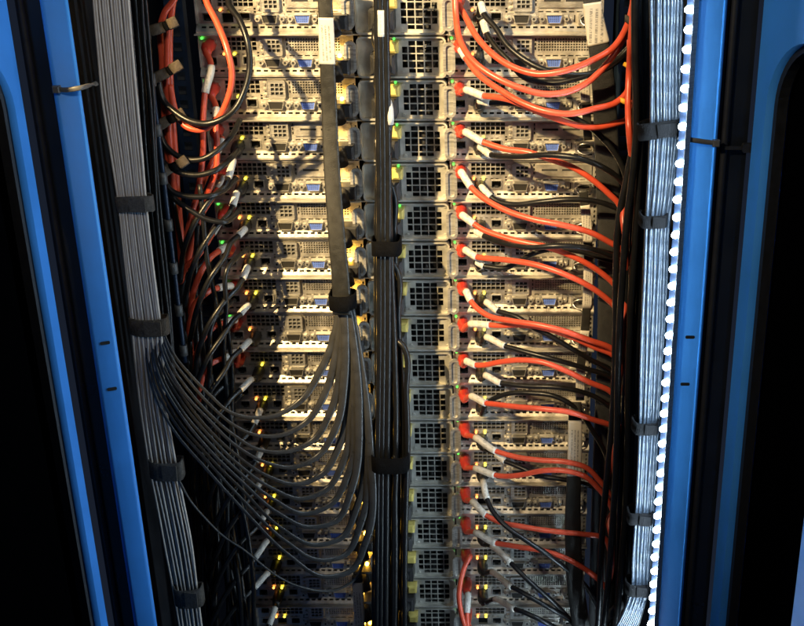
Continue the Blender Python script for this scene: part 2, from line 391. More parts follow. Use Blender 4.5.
ME_PANEL = {s: node_panel(s) for s in ('mesh', 'slots')}
def mk(f, name, mats): mb = MB(); f(mb); return mb.mesh(name, mats)
def _block(mb):
    holes = [(0.0035+i*0.0046, 0.0035+i*0.0046+0.0036, 0.0030+j*0.0044, 0.0030+j*0.0044+0.0032) for i in range(3) for j in range(3)]
    mb.plate(0, 0.018, 0, 0.0175, holes, 0.003, y=-0.004); mb.ring(rrect(-0.0008,0.0188,-0.0008,0.0183,0.002,2), rrect(0,0.018,0,0.0175,0.0012,2), -0.0046, 0)
    mb.box(0.0005, 0.0175, -0.0012, -0.0008, 0.0005, 0.017, 1)
ME_BLOCK = mk(_block, 'usb_cage', [STEEL2, CAVITY])
def _blank(mb):
    mb.plate(0, 0.060, 0, 0.0125, [(0.006,0.023,0.0055,0.0078),(0.028,0.046,0.0055,0.0078)], 0.003, y=-0.0018)
    mb.box(0, 0.060, -0.0018, 0, -0.0005, 0); mb.box(0.001, 0.059, -0.0010, -0.0006, 0.001, 0.0120, 1); mb.box(0, 0.060, -0.0018, 0, 0.0125, 0.0130)
ME_BLANK = mk(_blank, 'slot_cover', [STEEL, CAVITY])
def _jack(mb):
    mb.ring(rrect(0,0.0118,0,0.0096,0.0006,1), rrect(0.0009,0.0109,0.0009,0.0086,0.0004,1), -0.0012, 0.004)
    mb.box(0.0009, 0.0109, 0.009, 0.0095, 0.0009, 0.0086, 1); mb.box(0.0038, 0.0080, -0.001, 0.004, 0.0009, 0.0024, 1)
    for i in range(6): mb.box(0.0022+i*0.0013, 0.0026+i*0.0013, 0.002, 0.008, 0.0070, 0.0076, 2)
ME_JACK = mk(_jack, 'network_jack', [STEEL2, CAVITY, LATCH])
ME_SCREW = mk(lambda mb: mb.prism(circle(0, 0, 0.0016, 8), -0.0025, 0), 'screw', STEEL2)
SCREWS = [(0.0920, 0.0165), (0.0920, 0.0118), (0.0650, 0.037), (0.0650, 0.031), (0.0650, 0.025), (0.128, 0.014), (0.061, 0.016)]
def _cx4(mb):
    mb.ring(rrect(0,0.021,0,0.0135,0.002,3), rrect(0.002,0.019,0.0022,0.0113,0.0012,3), -0.008, 0.002); mb.box(0.002, 0.019, 0.0005, 0.001, 0.0022, 0.0113, 1)
    mb.box(0.0045, 0.0165, -0.006, 0.0005, 0.0058, 0.0076, 1)
ME_CX4 = mk(_cx4, 'cluster_port', [STEEL2, CAVITY])
def _loop(mb):
    pts = [Vector((0.0105 + 0.0085*math.cos(a), -0.010 - 0.004*abs(math.sin(a)), 0.0068 + 0.0058*math.sin(a))) for a in [2*math.pi*i/20 for i in range(21)]]
    mb.tube(pts, 0.0008, 6, cap=False)
ME_LOOP = mk(_loop, 'pull_loop', STEEL2)
def _dot(r, d):
    def f(mb): mb.prism(circle(0, 0, r, 10), -d, 0)
    return f
def _shade_plug(mb):
    mb.cbox(0, 0.027, -0.030, -0.0085, 0, 0.0155, 0.002); mb.box(0.004, 0.023, -0.009, -0.004, 0.002, 0.0135)
    mb.tube([Vector((0.0135,-0.030,0.008)), Vector((0.015,-0.040,0.006)), Vector((0.018,-0.046,0.0))], [0.0072,0.0066,0.006], 10)
ME_SHADE_PLUG = mk(_shade_plug, 'added_shade_plug', BLACKPL)  # black plug added to darken the spot where the strap's shadow falls
ME_DOT = {c: mk(_dot(0.0014, 0.0016), 'indicator', m) for c, m in (('g', LED_G), ('o', LED_O), ('y', LED_Y))}
ME_AMB = mk(_dot(0.0023, 0.003), 'link_indicator', LED_A)

# power supply meshes (local x from its left edge)
def _psu(mb):
    H = 0.0425
    holes = []; gx, gz, pt, hs = 0.0478, 0.0026, 0.0083, 0.0072
    for i in range(5):
        for j in range(5):
            if i in (0,4) and j in (0,4): continue
            a, b, c, d = gx+i*pt, gx+i*pt+hs, gz+j*0.0075, gz+j*0.0075+0.0065
            if j == 0: c += 0.0022
            if j == 4: d -= 0.0016
            if i == 0: a += 0.0016
            if i == 4: b -= 0.0016
            holes.append((a, b, c, d))
    mb.plate(0.0445, 0.0930, 0.0012, H-0.0012, holes, 0.0016, y=-0.0060)
    for x, z in ((0.0905,0.0375),(0.0905,0.0050),(0.0495,0.0370),(0.0495,0.0052)): mb.prism(circle(x, z, 0.0017, 8), -0.0072, -0.006)
    mb.plate(0.004, 0.0445, 0.0012, H-0.0012, [(0.0180,0.0440,0.006,0.0270)], 0.010, y=-0.0030)
    mb.box(0.0440, 0.0446, -0.006, -0.003, 0.0012, H-0.0012)
ME_PSU = mk(_psu, 'power_supply', NICKEL)
def _psurim(mb): mb.ring(rrect(0.0030,0.0950,0.0002,0.0422,0.0050,4), rrect(0.0046,0.0932,0.0020,0.0408,0.0040,4), -0.0110, 0.0)
ME_RIM = mk(_psurim, 'housing_rim', NICKEL)
def _fan(mb):
    mb.prism(circle(0.0685, 0.0212, 0.0185, 20), 0.004, 0.0045, 1)
    mb.prism(circle(0.0685, 0.0212, 0.0065, 14), -0.001, 0.004, 0)
    for i in range(7):
        a = 2*math.pi*i/7; c, s_ = math.cos(a), math.sin(a); c2, s2 = math.cos(a+0.55), math.sin(a+0.55)
        mb.add([(0.0685+0.006*c,-0.001,0.0212+0.006*s_),(0.0685+0.0175*c,-0.001,0.0212+0.0175*s_),(0.0685+0.0175*c2,0.003,0.0212+0.0175*s2),(0.0685+0.006*c2,0.003,0.0212+0.006*s2)], [(0,1,2,3)], 0)
ME_FAN = mk(_fan, 'fan', [BLACKPL, CAVITY])
def _latch(mb): mb.cbox(0.0350, 0.0465, -0.020, -0.003, 0.0270, 0.0385, 0.002); mb.box(0.0370, 0.0445, -0.0206, -0.020, 0.0295, 0.0360)
ME_LATCH = mk(_latch, 'release_latch', LATCH)
def _oval(mb):
    o = rrect(-0.0062, 0.0062, -0.0165, 0.0165, 0.0061, 6); i_ = rrect(-0.0034, 0.0034, -0.0135, 0.0135, 0.0033, 6)
    mb.ring(o, i_, -0.004, 0.0); mb.box(-0.0034, 0.0034, -0.0012, 0.0, -0.0135, 0.0135)
ME_OVAL = mk(_oval, 'thumb_loop', STEEL2)
def _plug(mb):
    mb.cbox(0.0185, 0.0435, -0.030, -0.002, 0.0065, 0.0265, 0.003)
    mb.tube([Vector((0.031, -0.030, 0.0165)), Vector((0.030, -0.040, 0.0160)), Vector((0.0285, -0.048, 0.0135))], [0.0085, 0.0062, 0.0050], 10)
ME_PLUG = mk(_plug, 'cord_plug', BLACKPL)

def add_node(ch, x, z, k, side):
    st = 'slots' if k in (-1, 0, 3, 4) else 'mesh'
    n = link('node_panel', ME_PANEL[st], ch, (x, 0, z))
    link('serial_port', ME_SER, n, (0.0765, 0, 0.0148)); link('video_port', ME_VGA, n, (0.1100, 0, 0.0148))
    link('usb_cage', ME_BLOCK, n, (0.0685, 0, 0.0225)); [link('screw', ME_SCREW, n, (sx, 0, sz)) for sx, sz in SCREWS]
    if st == 'slots': link('slot_cover', ME_BLANK, n, (0.0935, 0, 0.0262))
    link('network_jack', ME_JACK, n, (0.0066, 0, 0.0277)); link('network_jack', ME_JACK, n, (0.0066, 0, 0.0112)); link('network_jack', ME_JACK, n, (0.0446, 0, 0.0119))
    link('cluster_port', ME_CX4, n, (0.1345, 0, 0.0080)); link('pull_loop', ME_LOOP, n, (0.1345, 0, 0.0080))
    if side > 0 or k < 9: link('indicator', ME_DOT['g'], n, (0.0045, -0.0012, 0.0395))
    rng = random.Random(k*7 + side)
    if rng.random() < 0.85: link('indicator', ME_DOT['o'], n, (0.0262, -0.0012, 0.0235))
    if rng.random() < 0.95: link('indicator', ME_DOT['y'], n, (0.0366, -0.0012, 0.0235))
    if side < 0:
        link('added_shade_plug', ME_SHADE_PLUG, n, (0.1315, 0, 0.0062))
        link('link_indicator', ME_AMB, n, (0.1395, -0.0130, 0.0240))
        if rng.random() < 0.75: link('link_indicator', ME_AMB, n, (0.1475, -0.0130, 0.0240))
for c in range(10):
    k0, k1 = 2*c - 1, 2*c                                 # two rows of each chassis
    zb = Z0 - k1*U
    ch = empty('server_chassis', (0, 0, zb))
    for k in (k0, k1):
        if k in (-1, 18): continue                        # out of the picture
        z = (k1 - k)*U
        add_node(ch, NL_X, z, k, -1); add_node(ch, NR_X, z, k, 1)
        p = link('power_supply', ME_PSU, ch, (PSU_X, 0, z))
        link('housing_rim', ME_RIM, p); link('fan', ME_FAN, p); link('release_latch', ME_LATCH, p)
        link('indicator', ME_DOT['g'], p, (0.0420, -0.0110, 0.0405)) if k < 6 else None; link('cord_plug', ME_PLUG, p)
        link('thumb_loop', ME_OVAL, p, (-0.0030, -0.014, 0.0225)); link('thumb_loop', ME_OVAL, p, (0.0985, -0.016, 0.0215))
    mb = MB(); mb.box(NL_X, NR_X+NODE_W, 0.014, 0.45, 0.001, 2*U-0.002); mb.build('chassis_body', CAVITY, ch)  # body coloured dark so the vent holes read as shaded
    mb = MB(); mb.cbox(NL_X-0.001, PSU_X-0.001, -0.011, 0.013, -0.0012, 0.0004, 0.0004); mb.cbox(PSU_X+0.098, NR_X+NODE_W+0.001, -0.011, 0.013, -0.0012, 0.0004, 0.0004)
    mb.cbox(PSU_X-0.0005, PSU_X+0.0975, -0.008, 0.013, -0.0012, 0.0002, 0.0004); mb.build('chassis_lip', STEEL2, ch)
    mb = MB(); mb.box(NL_X, NR_X+NODE_W, 0.0, 0.013, U-0.0014, U-0.0002); mb.build('divider', STEEL2, ch)
    thing(ch, 'topmost steel double-height server chassis, cut by the upper edge of the picture' if c == 0 else
          'lowest steel double-height server chassis, cut by the bottom of the picture' if c == 9 else
          '%s steel double-height server chassis from the top of the rack' % ORD[c], 'server', 'server chassis stacked in the rack')

# ------------------------------------------------------------------ LED strip on the right post
LP = P(673, 313, YF-0.005)
z0s, z1s = 0.35, 1.86
e = empty('led_strip', (LP.x, LP.y, z0s)); e.rotation_euler = (0, 0, -R(52))
mb = MB(); mb.box(-0.0055, 0.0055, -0.0012, 0.0012, 0, z1s-z0s); mb.build('led_tape', TAPE, e)
mb = MB(); mb.box(0.0055, 0.0063, -0.0050, 0.0012, 0, z1s-z0s); mb.build('light_stop_lip', STEEL2, e)  # lip added to keep LED light off the right door and post
def _ledm(mb):
    n = 10
    for ring_, (r, d) in enumerate(((0.0032, 0.0), (0.0032, 0.0036), (0.0024, 0.0052), (0.0010, 0.0060))):
        mb.v += [(r*math.cos(2*math.pi*i/n), -d, r*math.sin(2*math.pi*i/n)) for i in range(n)]
    for q in range(3):
        for i in range(n):
            j = (i+1) % n; mb.f.append((q*n+i, q*n+j, (q+1)*n+j, (q+1)*n+i)); mb.m.append(0); mb.sm.append(True)
    mb.f.append(tuple(range(3*n, 4*n))); mb.m.append(0); mb.sm.append(True)
ME_LED = mk(_ledm, 'led', LED_W)
z = 0.35
while z < z1s - z0s - 0.01:
    link('led', ME_LED, e, (random.uniform(-0.0006, 0.0006), -0.0012, z)); z += 0.0167
thing(e, 'glowing white LED strip on the right blue post', 'LED strip')

# ------------------------------------------------------------------ ties
def velcro(px0, px1, py, hpx, Y, depth, m, label, group=None, tilt=0.0, name='velcro_tie', tab=True):
    """a wrap around a bundle: closed flat band with an overlapping end"""
    a, b = P(px0, py, Y), P(px1, py, Y); c = (a+b)/2; w = (b.x-a.x)/2
    h = (P(px0, py-hpx/2, Y).z - P(px0, py+hpx/2, Y).z)/2
    e = empty(name, c); e.rotation_euler = (0, tilt, 0)
    mb = MB(); n = 28; prof = [(-h, 0), (-h*0.96, 0.0011), (h*0.96, 0.0011), (h, 0), (h*0.9, -0.0006), (-h*0.9, -0.0006)]
    for i in range(n):
        t = 2*math.pi*i/n; ct, st = math.cos(t), math.sin(t); p = 0.62
        ex, ey = math.copysign(abs(ct)**p, ct), math.copysign(abs(st)**p, st)
        wob = 0.0004*math.sin(5*t + px0)
        for z_, o_ in prof: mb.v.append(((w+o_+wob)*ex, (depth/2+o_+wob)*ey + depth/2, z_ + 0.0008*math.sin(2*t + py)))
    L_ = len(prof)
    for i in range(n):
        for k in range(L_):
            j = (i+1) % n; k2 = (k+1) % L_
            mb.f.append((i*L_+k, j*L_+k, j*L_+k2, i*L_+k2)); mb.m.append(0); mb.sm.append(k in (1,))
    mb.build('band', m, e)
    if tab:
        s = MB(); s.add([(-w*0.15, -0.0026, -h*0.8), (w*0.75, -0.0032, -h*0.85), (w*0.78, -0.0034, h*0.75), (-w*0.15, -0.0026, h*0.85),
                         (-w*0.15, -0.0012, -h*0.8), (w*0.75, -0.0014, -h*0.85), (w*0.78, -0.0014, h*0.75), (-w*0.15, -0.0012, h*0.85)],
                        [(0,1,2,3),(4,7,6,5),(0,4,5,1),(1,5,6,2),(2,6,7,3),(3,7,4,0)]); s.build('loose_end', m, e)
    return thing(e, label, 'cable tie', group)

def zip_tie(points, label):
    p0 = points[0]
    e = empty('zip_tie', p0); mb = MB(); mb.tube([p-p0 for p in spline(points, 8)], 0.0022, 8, flat=0.35, ref=Vector((0,-1,0))); mb.build('strap', TIEGREY, e)
    s = MB(); s.cbox(-0.003, 0.003, -0.004, 0.002, -0.003, 0.003, 0.0008); s.build('tie_head', TIEGREY, e)
    return thing(e, label, 'cable tie')
zip_tie([P(57, 89, YF-0.004), P(64, 90, YF-0.006), P(80, 88, YF-0.005), P(88, 86, YF+0.004), P(97, 83, YF+0.05)], 'grey zip tie around the left blue cabinet post')
zip_tie([P(716, 143, YF-0.004), P(706, 142, YF-0.005), P(692, 140, YF-0.005), P(684, 139, YF-0.001), P(680, 138, YF+0.03)], 'grey zip tie around the LED-lit blue post')
kn = MB(); kn.prism(rrect(-0.006, 0.006, -0.004, 0.004, 0.002, 3), -0.006, 0); kn.box(-0.022, -0.006, -0.0035, -0.001, -0.0018, 0.0012)
pk = P(748, 147, YF+0.004); thing(kn.build('door_catch', BLACKPL, None, pk), 'small black catch on the jamb beside the right door', 'catch')

# ------------------------------------------------------------------ left grey bundle and its loops
EDGE_L = [(-25, 90, 128), (0, 92, 130), (100, 102, 138), (197, 117, 146), (213, 118, 147), (318, 130, 161), (334, 132, 163)]
EDGE_L2 = [(334, 132, 163), (400, 139, 166), (464, 147, 177), (480, 151, 179), (530, 161, 190), (595, 174, 199), (660, 184, 207)]
def edge(tab, y, u):
    for (ya, a0, b0), (yb, a1, b1) in zip(tab, tab[1:]):
        if y <= yb: break
    t = (y-ya)/(yb-ya); return lerp(lerp(a0, a1, t), lerp(b0, b1, t), u)
YB = -0.130
NF = 14
bundle_ys = [-25, 20, 60, 100, 150, 203, 250, 290, 326]
TOP = [(160,330),(174,354),(190,374),(210,396),(230,411),(252,418),(276,415),(301,400),(319,374),(332,344),(339,312),(338,280)]
BOT = [(147,338),(153,388),(174,430),(207,470),(246,512),(289,554),(325,576),(350,572),(366,540),(370,440),(356,335),(347,290)]
TS = [0.0, 0.12, 0.23, 0.33, 0.43, 0.52, 0.61, 0.70, 0.80, 0.90, 1.0]
rng = random.Random(3)
def bw(y, u, i): return edge(EDGE_L, y, u) + 0.6*math.sin(y*0.021 + i*1.7)
for i in range(len(TS)):
    t = TS[i]; u = 1.0 - (i + 0.5)/(NF + 4)
    yb = YB + 0.0035
    pts = [P(bw(y, u, i), y, yb) for y in bundle_ys]
    for j, ((ax, ay), (bx, by)) in enumerate(zip(TOP, BOT)):
        w = j/(len(TOP)-1)
        Y = lerp(YB - 0.004, -0.062, min(1, w*1.5)) - 0.020*math.sin(math.pi*w) - 0.0022*(i % 4)
        if j == 0: continue
        jx, jy = rng.uniform(-0.7, 0.7), rng.uniform(-1.0, 1.0)
        pts.append(P(lerp(ax, bx, t) + jx, lerp(ay, by, t) + jy, Y))
    pts.append(P(338 + (i % 4)*1.2, 262, -0.062 - 0.002*(i % 3)))
    n = len(pts)
    rad = [0.00135]*9 + [0.0015, 0.0016, 0.0017, 0.0018, 0.0021, 0.0027, 0.0035, 0.0042, 0.0046, 0.0046, 0.0042, 0.0036]
    o = cable('grey_cable', pts, rad, GREY_SHADED, per=9, seg=12, flat=0.55, ref=Vector((0,-1,0)), pw=0.8)
    thing(o, '%s grey cable from the top of the fan looping between left bundle and braided cable' % ORD[i], 'cable', 'grey cables looping across the left servers')
for i in range(13):
    u = u2 = (i + 0.5)/13
    Yc = YB
    pts = [P(bw(y, u, i+20), y, Yc) for y in bundle_ys] + [P(edge(EDGE_L2, y, u2) + 0.6*math.sin(y*0.03+i*2), y, Yc + 0.004*(y > 370) + 0.003*(i % 2)) for y in (360, 400, 440, 472, 500, 540, 598, 625, 655)]
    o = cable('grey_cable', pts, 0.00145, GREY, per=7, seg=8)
    thing(o, '%s thin grey cable from the left edge of the left bundle' % ORD[i], 'cable', 'grey cables of the left bundle')
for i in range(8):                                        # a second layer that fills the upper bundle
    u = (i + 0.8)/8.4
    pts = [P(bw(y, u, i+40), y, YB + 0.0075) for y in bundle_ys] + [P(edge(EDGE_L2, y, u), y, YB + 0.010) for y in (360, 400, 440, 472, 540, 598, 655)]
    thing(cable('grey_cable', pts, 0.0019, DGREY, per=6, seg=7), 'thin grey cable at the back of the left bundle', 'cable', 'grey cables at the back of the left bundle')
pts = [P(179, 480, YB), P(190, 500, -0.12), P(206, 519, -0.11), P(226, 538, -0.10), P(243, 549, -0.095), P(259, 562, -0.09), P(279, 577, -0.085), (P(305, 588, -0.08)), P(335, 590, -0.07), P(356, 578, -0.066), P(364, 556, -0.064), P(368, 500, -0.062)]
thing(cable('grey_cable', pts, [0.0012]*6 + [0.0016, 0.002, 0.0022], DGREY, per=9), 'single grey cable branching off low on the left bundle', 'cable')
velcro(115, 150, 205, 16, YB-0.004, 0.016, VELCROG, 'grey velcro tie highest on the left cable bundle')
velcro(129, 166, 328, 17, YB-0.004, 0.016, VELCROB, 'brown velcro tie where the grey cables fan out')
velcro(149, 181, 472, 18, YB-0.004, 0.017, VELCROG, 'dark velcro tie on the left bundle below the fan')
velcro(174, 201, 599, 18, YB-0.004, 0.017, VELCROG, 'lowest dark velcro tie on the left cable bundle')

# ------------------------------------------------------------------ thick braided cables with white printed labels
def strap(path, w, m, label, labels=(), flat=0.32, cat='cable', name='braided_cable'):
    pts = [P(*p) for p in path]
    o = cable(name, pts, w, m, per=10, seg=20, flat=flat, ref=Vector((0,-1,0)), pw=0.55)
    for (ya, yb) in labels:
        sp = spline(pts, 10); seg_ = [p for p in sp if ya <= px_of(p)[1] <= yb]
        if len(seg_) < 2: continue
        i0 = sp.index(seg_[0])
        def wr(i):
            if not isinstance(w, list): return w
            t = i/(len(sp)-1)*(len(w)-1); a_ = min(int(t), len(w)-2); return lerp(w[a_], w[a_+1], t-a_)
        mb = MB(); p0 = seg_[0]; mb.tube([p - p0 for p in seg_], [wr(i0+q)*1.07 for q in range(len(seg_))], 20, flat=flat*1.12, ref=Vector((0,-1,0)), pw=0.5); mb.build('printed_label', WLABEL, o, p0 - pts[0])
    return thing(o, label, cat)
strap([(325,-30,-0.058),(325,-5,-0.058),(326,20,-0.058),(327,45,-0.058),(327.5,66,-0.058),(329,100,-0.057),(331,150,-0.062),(334,200,-0.070),(338,250,-0.078),(341,285,-0.080),(342,314,-0.080)],
      [0.0072,0.0072,0.0076,0.0082,0.0090,0.0098], STRAPM, 'thick braided cable with a white printed label hanging over the left servers', [(17, 66)])
velcro(329, 354, 304, 15, -0.086, 0.026, VELCRO, 'black velcro tie where the braided cable splits above the loops', tab=False)
strap([(357,576,-0.062),(358,590,-0.060),(359,612,-0.058),(359,650,-0.058)], 0.0062, STRAPM, 'short flat cable with a white label below the grey loops', [(581, 645)])
strap([(590,-30,-0.066),(592,0,-0.066),(595,24,-0.066),(599,46,-0.066),(603,80,-0.060),(606,130,-0.050),(608,180,-0.045),(609,240,-0.042),(609,300,-0.042),(607,370,-0.042),(604,440,-0.042),(601,520,-0.042),(598,640,-0.042)],
      [0.0085,0.0088,0.011,0.0125,0.0125,0.012,0.012,0.012], BRAIDK, 'thick black cable with a white label at the top beside the right black bundle', [(2, 46)])
strap([(575,402,-0.072),(575,420,-0.080),(575,445,-0.084),(574,475,-0.086),(573,505,-0.086),(573,540,-0.086),(575,580,-0.086),(579,612,-0.086),(586,650,-0.086)],
      [0.0072,0.0072,0.0076,0.0088,0.0098,0.0105,0.0105], STRAPM, 'thick black cable with a white printed label crossing the lower red cables', [(419, 476)])
strap([(583,190,-0.052),(586,215,-0.053),(588,245,-0.054),(588,285,-0.052),(585,330,-0.050),(581,365,-0.050),(580,400,-0.052)], [0.0048]*4, STRAPM,
      'flat cable with three pale labels down the right edge of the servers', [(203, 243), (263, 309), (328, 352), (362, 398)])
strap([(583,58,-0.050),(584,75,-0.050),(586,105,-0.046),(588,140,-0.044)], 0.0045, STRAPM, 'short flat cable with a pale label under the top labelled cable', [(60, 105)])
strap([(592,650,-0.11),(604,622,-0.12),(618,607,-0.125),(630,596,-0.12),(640,582,-0.112)], [0.004,0.0052,0.0052], DGREY, 'shiny grey cable curving up into the bottom of the right bundle', flat=0.8, name='grey_cable')

# ------------------------------------------------------------------ power cords in the middle
cord_defs = []
for k in range(0, 18, 1):
    cord_defs.append(k)
cord_lanes = {}
for n_, k in enumerate(cord_defs):
    zb = Z0 - k*U
    s0 = Vector((PSU_X+0.0285, -0.048, zb+0.0135)); sx, sy = px_of(s0)
    lane = (n_*5) % 9                                      # where it sits in the bundle
    def lx(y): return lerp(379, 373, y/626) + (lerp(10, 34, min(1, y/430)))*(lane+0.5)/9
    depth = -0.057 - 0.007*((n_*2) % 3)
    pts = [s0, Vector((PSU_X+0.027, -0.056, zb+0.004))]
    y = sy + 30
    while y < 668:
        pts.append(P(lx(y) + 1.0*math.sin(y*0.018 + n_), y, depth)); y += 45
    if len(pts) < 4: pts.append(P(lx(690), 690, depth))
    o = cable('power_cord', pts, 0.0033, BLACK, per=6, seg=9)
    if k in (0, 1, 2):
        sp = [p for p in spline(pts, 6) if sy + 22 < px_of(p)[1] < sy + 58]
        if len(sp) > 2:
            mb = MB(); mb.tube([p - sp[0] for p in sp], 0.0040, 9); mb.build('white_tag', WTAG, o, sp[0] - pts[0])
    thing(o, 'black power cord leaving the power supply in the %s server row from the top' % ORD[k], 'power cord', 'power cords in the middle bundle')
for n_, (x, tg) in enumerate(((380.5, (8, 40)), (385.5, None), (376.5, None))):       # cords that come from above
    pts = [P(x, -30, -0.075), P(x + .5, 10, -0.076), P(x + 1, 45, -0.076), P(x + 2, 100, -0.074), P(x + 3, 180, -0.074), P(x + 3, 260, -0.074), P(x+3, 340, -0.074), P(x+2, 420, -0.076), P(x+1, 520, -0.076), P(x, 660, -0.076)]
    o = cable('power_cord', pts, 0.0034, BLACK, per=8, seg=9)
    if tg:
        sp = [p for p in spline(pts, 8) if tg[0] < px_of(p)[1] < tg[1]]
        mb = MB(); mb.tube([p - sp[0] for p in sp], 0.0045, 9); mb.build('white_tag', WTAG, o, sp[0] - pts[0])
    thing(o, ('black power cord with a white tag, coming down from above the rack', 'untagged black cord in front of the middle bundle, next to the tagged one', 'untagged black cord at the edge of the middle bundle')[n_], 'power cord', 'power cords in the middle bundle')
velcro(371, 399, 250, 15, -0.084, 0.03, VELCRO, 'upper black velcro tie around the middle power cords', tab=False)
velcro(370, 408, 466, 16, -0.086, 0.034, VELCRO, 'lower black velcro tie around the middle power cords', tab=False)

# ------------------------------------------------------------------ plugged network cables
def rj_boot(o, a, b, m, r=0.0064):
    """squarish plug body with a tapering boot, from port a to b"""
    mid = lerp(a, b, 0.45)
    mb = MB(); p0 = a
    pts = [a + Vector((0,0.004,0)), a + Vector((0,-0.008,0)), a + Vector((0,-0.014,-0.0005)), lerp(a + Vector((0,-0.014,-0.0005)), b, 0.5), b]
    mb.tube([p - p0 for p in pts], [r*1.0, r*1.05, r*1.0, r*0.8, r*0.55], 4 if False else 8, ref=Vector((0,0,1)) if abs((b-a).normalized().z) < 0.8 else None)
    return mb.build('plug', m, o, a - o.location)
def net_cable(side, k, tag, path, color, amp=0.05, label='', r=0.0031, yend=-0.062, group=None, port=0, ystart=-0.040):
    zb = Z0 - k*U; x0 = NR_X if side > 0 else NL_X
    port_p = Vector((x0 + 0.0125, -0.001, zb + 0.0327)) if port == 0 else Vector((x0 + 0.0328, -0.001, zb + 0.0152))
    full = list(tag) + list(path) if tag else list(path)
    L = [0.0]
    for a, b in zip(full, full[1:]): L.append(L[-1] + math.hypot(b[0]-a[0], b[1]-a[1]))
    pts = [P(x, y, lerp(ystart, yend, l/L[-1]) - amp*math.sin(math.pi*min(1, l/L[-1]*1.05))**1.0 if l < L[-1] else yend) for (x, y), l in zip(full, L)]
    start = pts[0]
    first = port_p + Vector((0, -0.022, -0.001))
    allp = [first] + pts
    m = RED if color == 'red' else BLACK
    o = cable('network_cable', allp, r, m, per=8, seg=9)
    rj_boot(o, port_p, lerp(first, start, 0.35), REDPLUG if color == 'red' else BLACKPL)
    if tag:
        a, b = pts[0], pts[1]
        sp = [p for p in spline(allp, 8)]
        ia = 8; ib = 16
        mb = MB(); mb.tube([p - sp[ia] for p in sp[ia:ib+1]], r*1.32, 9); mb.build('white_tag', WTAG, o, sp[ia] - allp[0])
    thing(o, label, 'cable', group)
    return o
def rl(color, k, what): return '%s network cable %s the %s server row from the top' % (color, what, ORD[k])
RR = 'red cables across the right servers'; RB = 'black cables across the right servers'
def tail(x, y): return [(x+5, y+16), (x+7, y+50), (x+6, y+90)]
reds = [
 (0, None, [(458,4),(465,16),(477,37),(495,56),(515,68),(537,74),(562,71.5),(589,62),(614,47),(626,28),(632,8),(635,-20)], 0.062),
 (1, [(461,50),(466,58)], [(477,73),(500,90),(525,104),(545,111),(569,114),(594,109),(617,102),(627,92),(629,75),(630,40)], 0.060),
 (2, [(466,90),(484,96)], [(495,97),(510,100),(527,107),(557,119),(584,127),(600,127),(614,124),(627,119),(630,100)], 0.045),
 (3, [(465,132),(483,142)], [(490,144.5),(505,149),(527,152),(549,159),(574,168),(594,181),(609,194),(618,203)] + tail(618,203), 0.040),
 (4, [(461,172),(471,187)], [(476,192),(485,199),(505,210),(532,219),(562,225),(589,232),(609,242),(624,252)] + tail(624,252), 0.060),
 (5, [(462,215),(474,224)], [(480,228),(500,236),(527,243),(545,246.5),(559,251),(584,262),(604,275),(617,288),(622,300),(624,315),(623,350)], 0.040),
 (6, [(465,250),(477,257)], [(484,258),(507,260),(537,265),(564,274),(589,286),(607,299),(617,309),(623,322)] + tail(620,326), 0.062),
 (7, [(466,291),(471,301)], [(475,306),(487,315),(512,321),(539,325),(564,331),(589,340),(613,350)] + tail(613,350), 0.060),
 (8, [(470,324),(490,325)], [(497,325.5),(517,325),(539,327),(569,336),(594,347),(614,356)] + tail(614,357), 0.045),
 (9, [(466,361),(476,365)], [(484,365),(500,362),(522,360),(542,362),(564,370),(589,382),(612,393)] + tail(612,394), 0.055),
 (10, [(471,396),(486,403)], [(494,404),(520,407),(544,409),(569,412),(594,420),(613,427),(619,437),(620,450),(618,480)], 0.055),
 (11, [(475,437),(496,451)], [(502,453),(517,457),(539,460),(567,462),(587,468),(599,480),(609,493)] + tail(609,494), 0.045),
 (12, [(475,468),(495,475)], [(502,476),(520,475),(544,470.5),(567,471),(584,476),(599,489),(610,504)] + tail(610,505), 0.050),
 (13, [(472,501),(486,515)], [(491,518),(500,522),(520,526),(544,530),(562,532),(582,534),(604,538)] + tail(606,540), 0.045),
 (14, [(475,532),(496,543)], [(502,544),(520,547),(544,551),(563,557),(582,567),(599,580),(610,594)] + tail(610,595), 0.045),
 (15, None, [(470,557),(465,566),(461,580),(459,595),(461,612),(466,630),(474,660)], 0.020),
 (16, [(468,594),(467,613)], [(467,620),(469,640),(474,665)], 0.020),
 (17, None, [(470,628),(468,645),(470,670)], 0.02),
]
for k, tg, path, amp in reds:
    yend = -0.085 if k in (0, 1, 2) else -0.060
    net_cable(1, k, tg, path, 'red', amp, rl('red', k, 'plugged into the right half of'), group=RR, yend=yend)
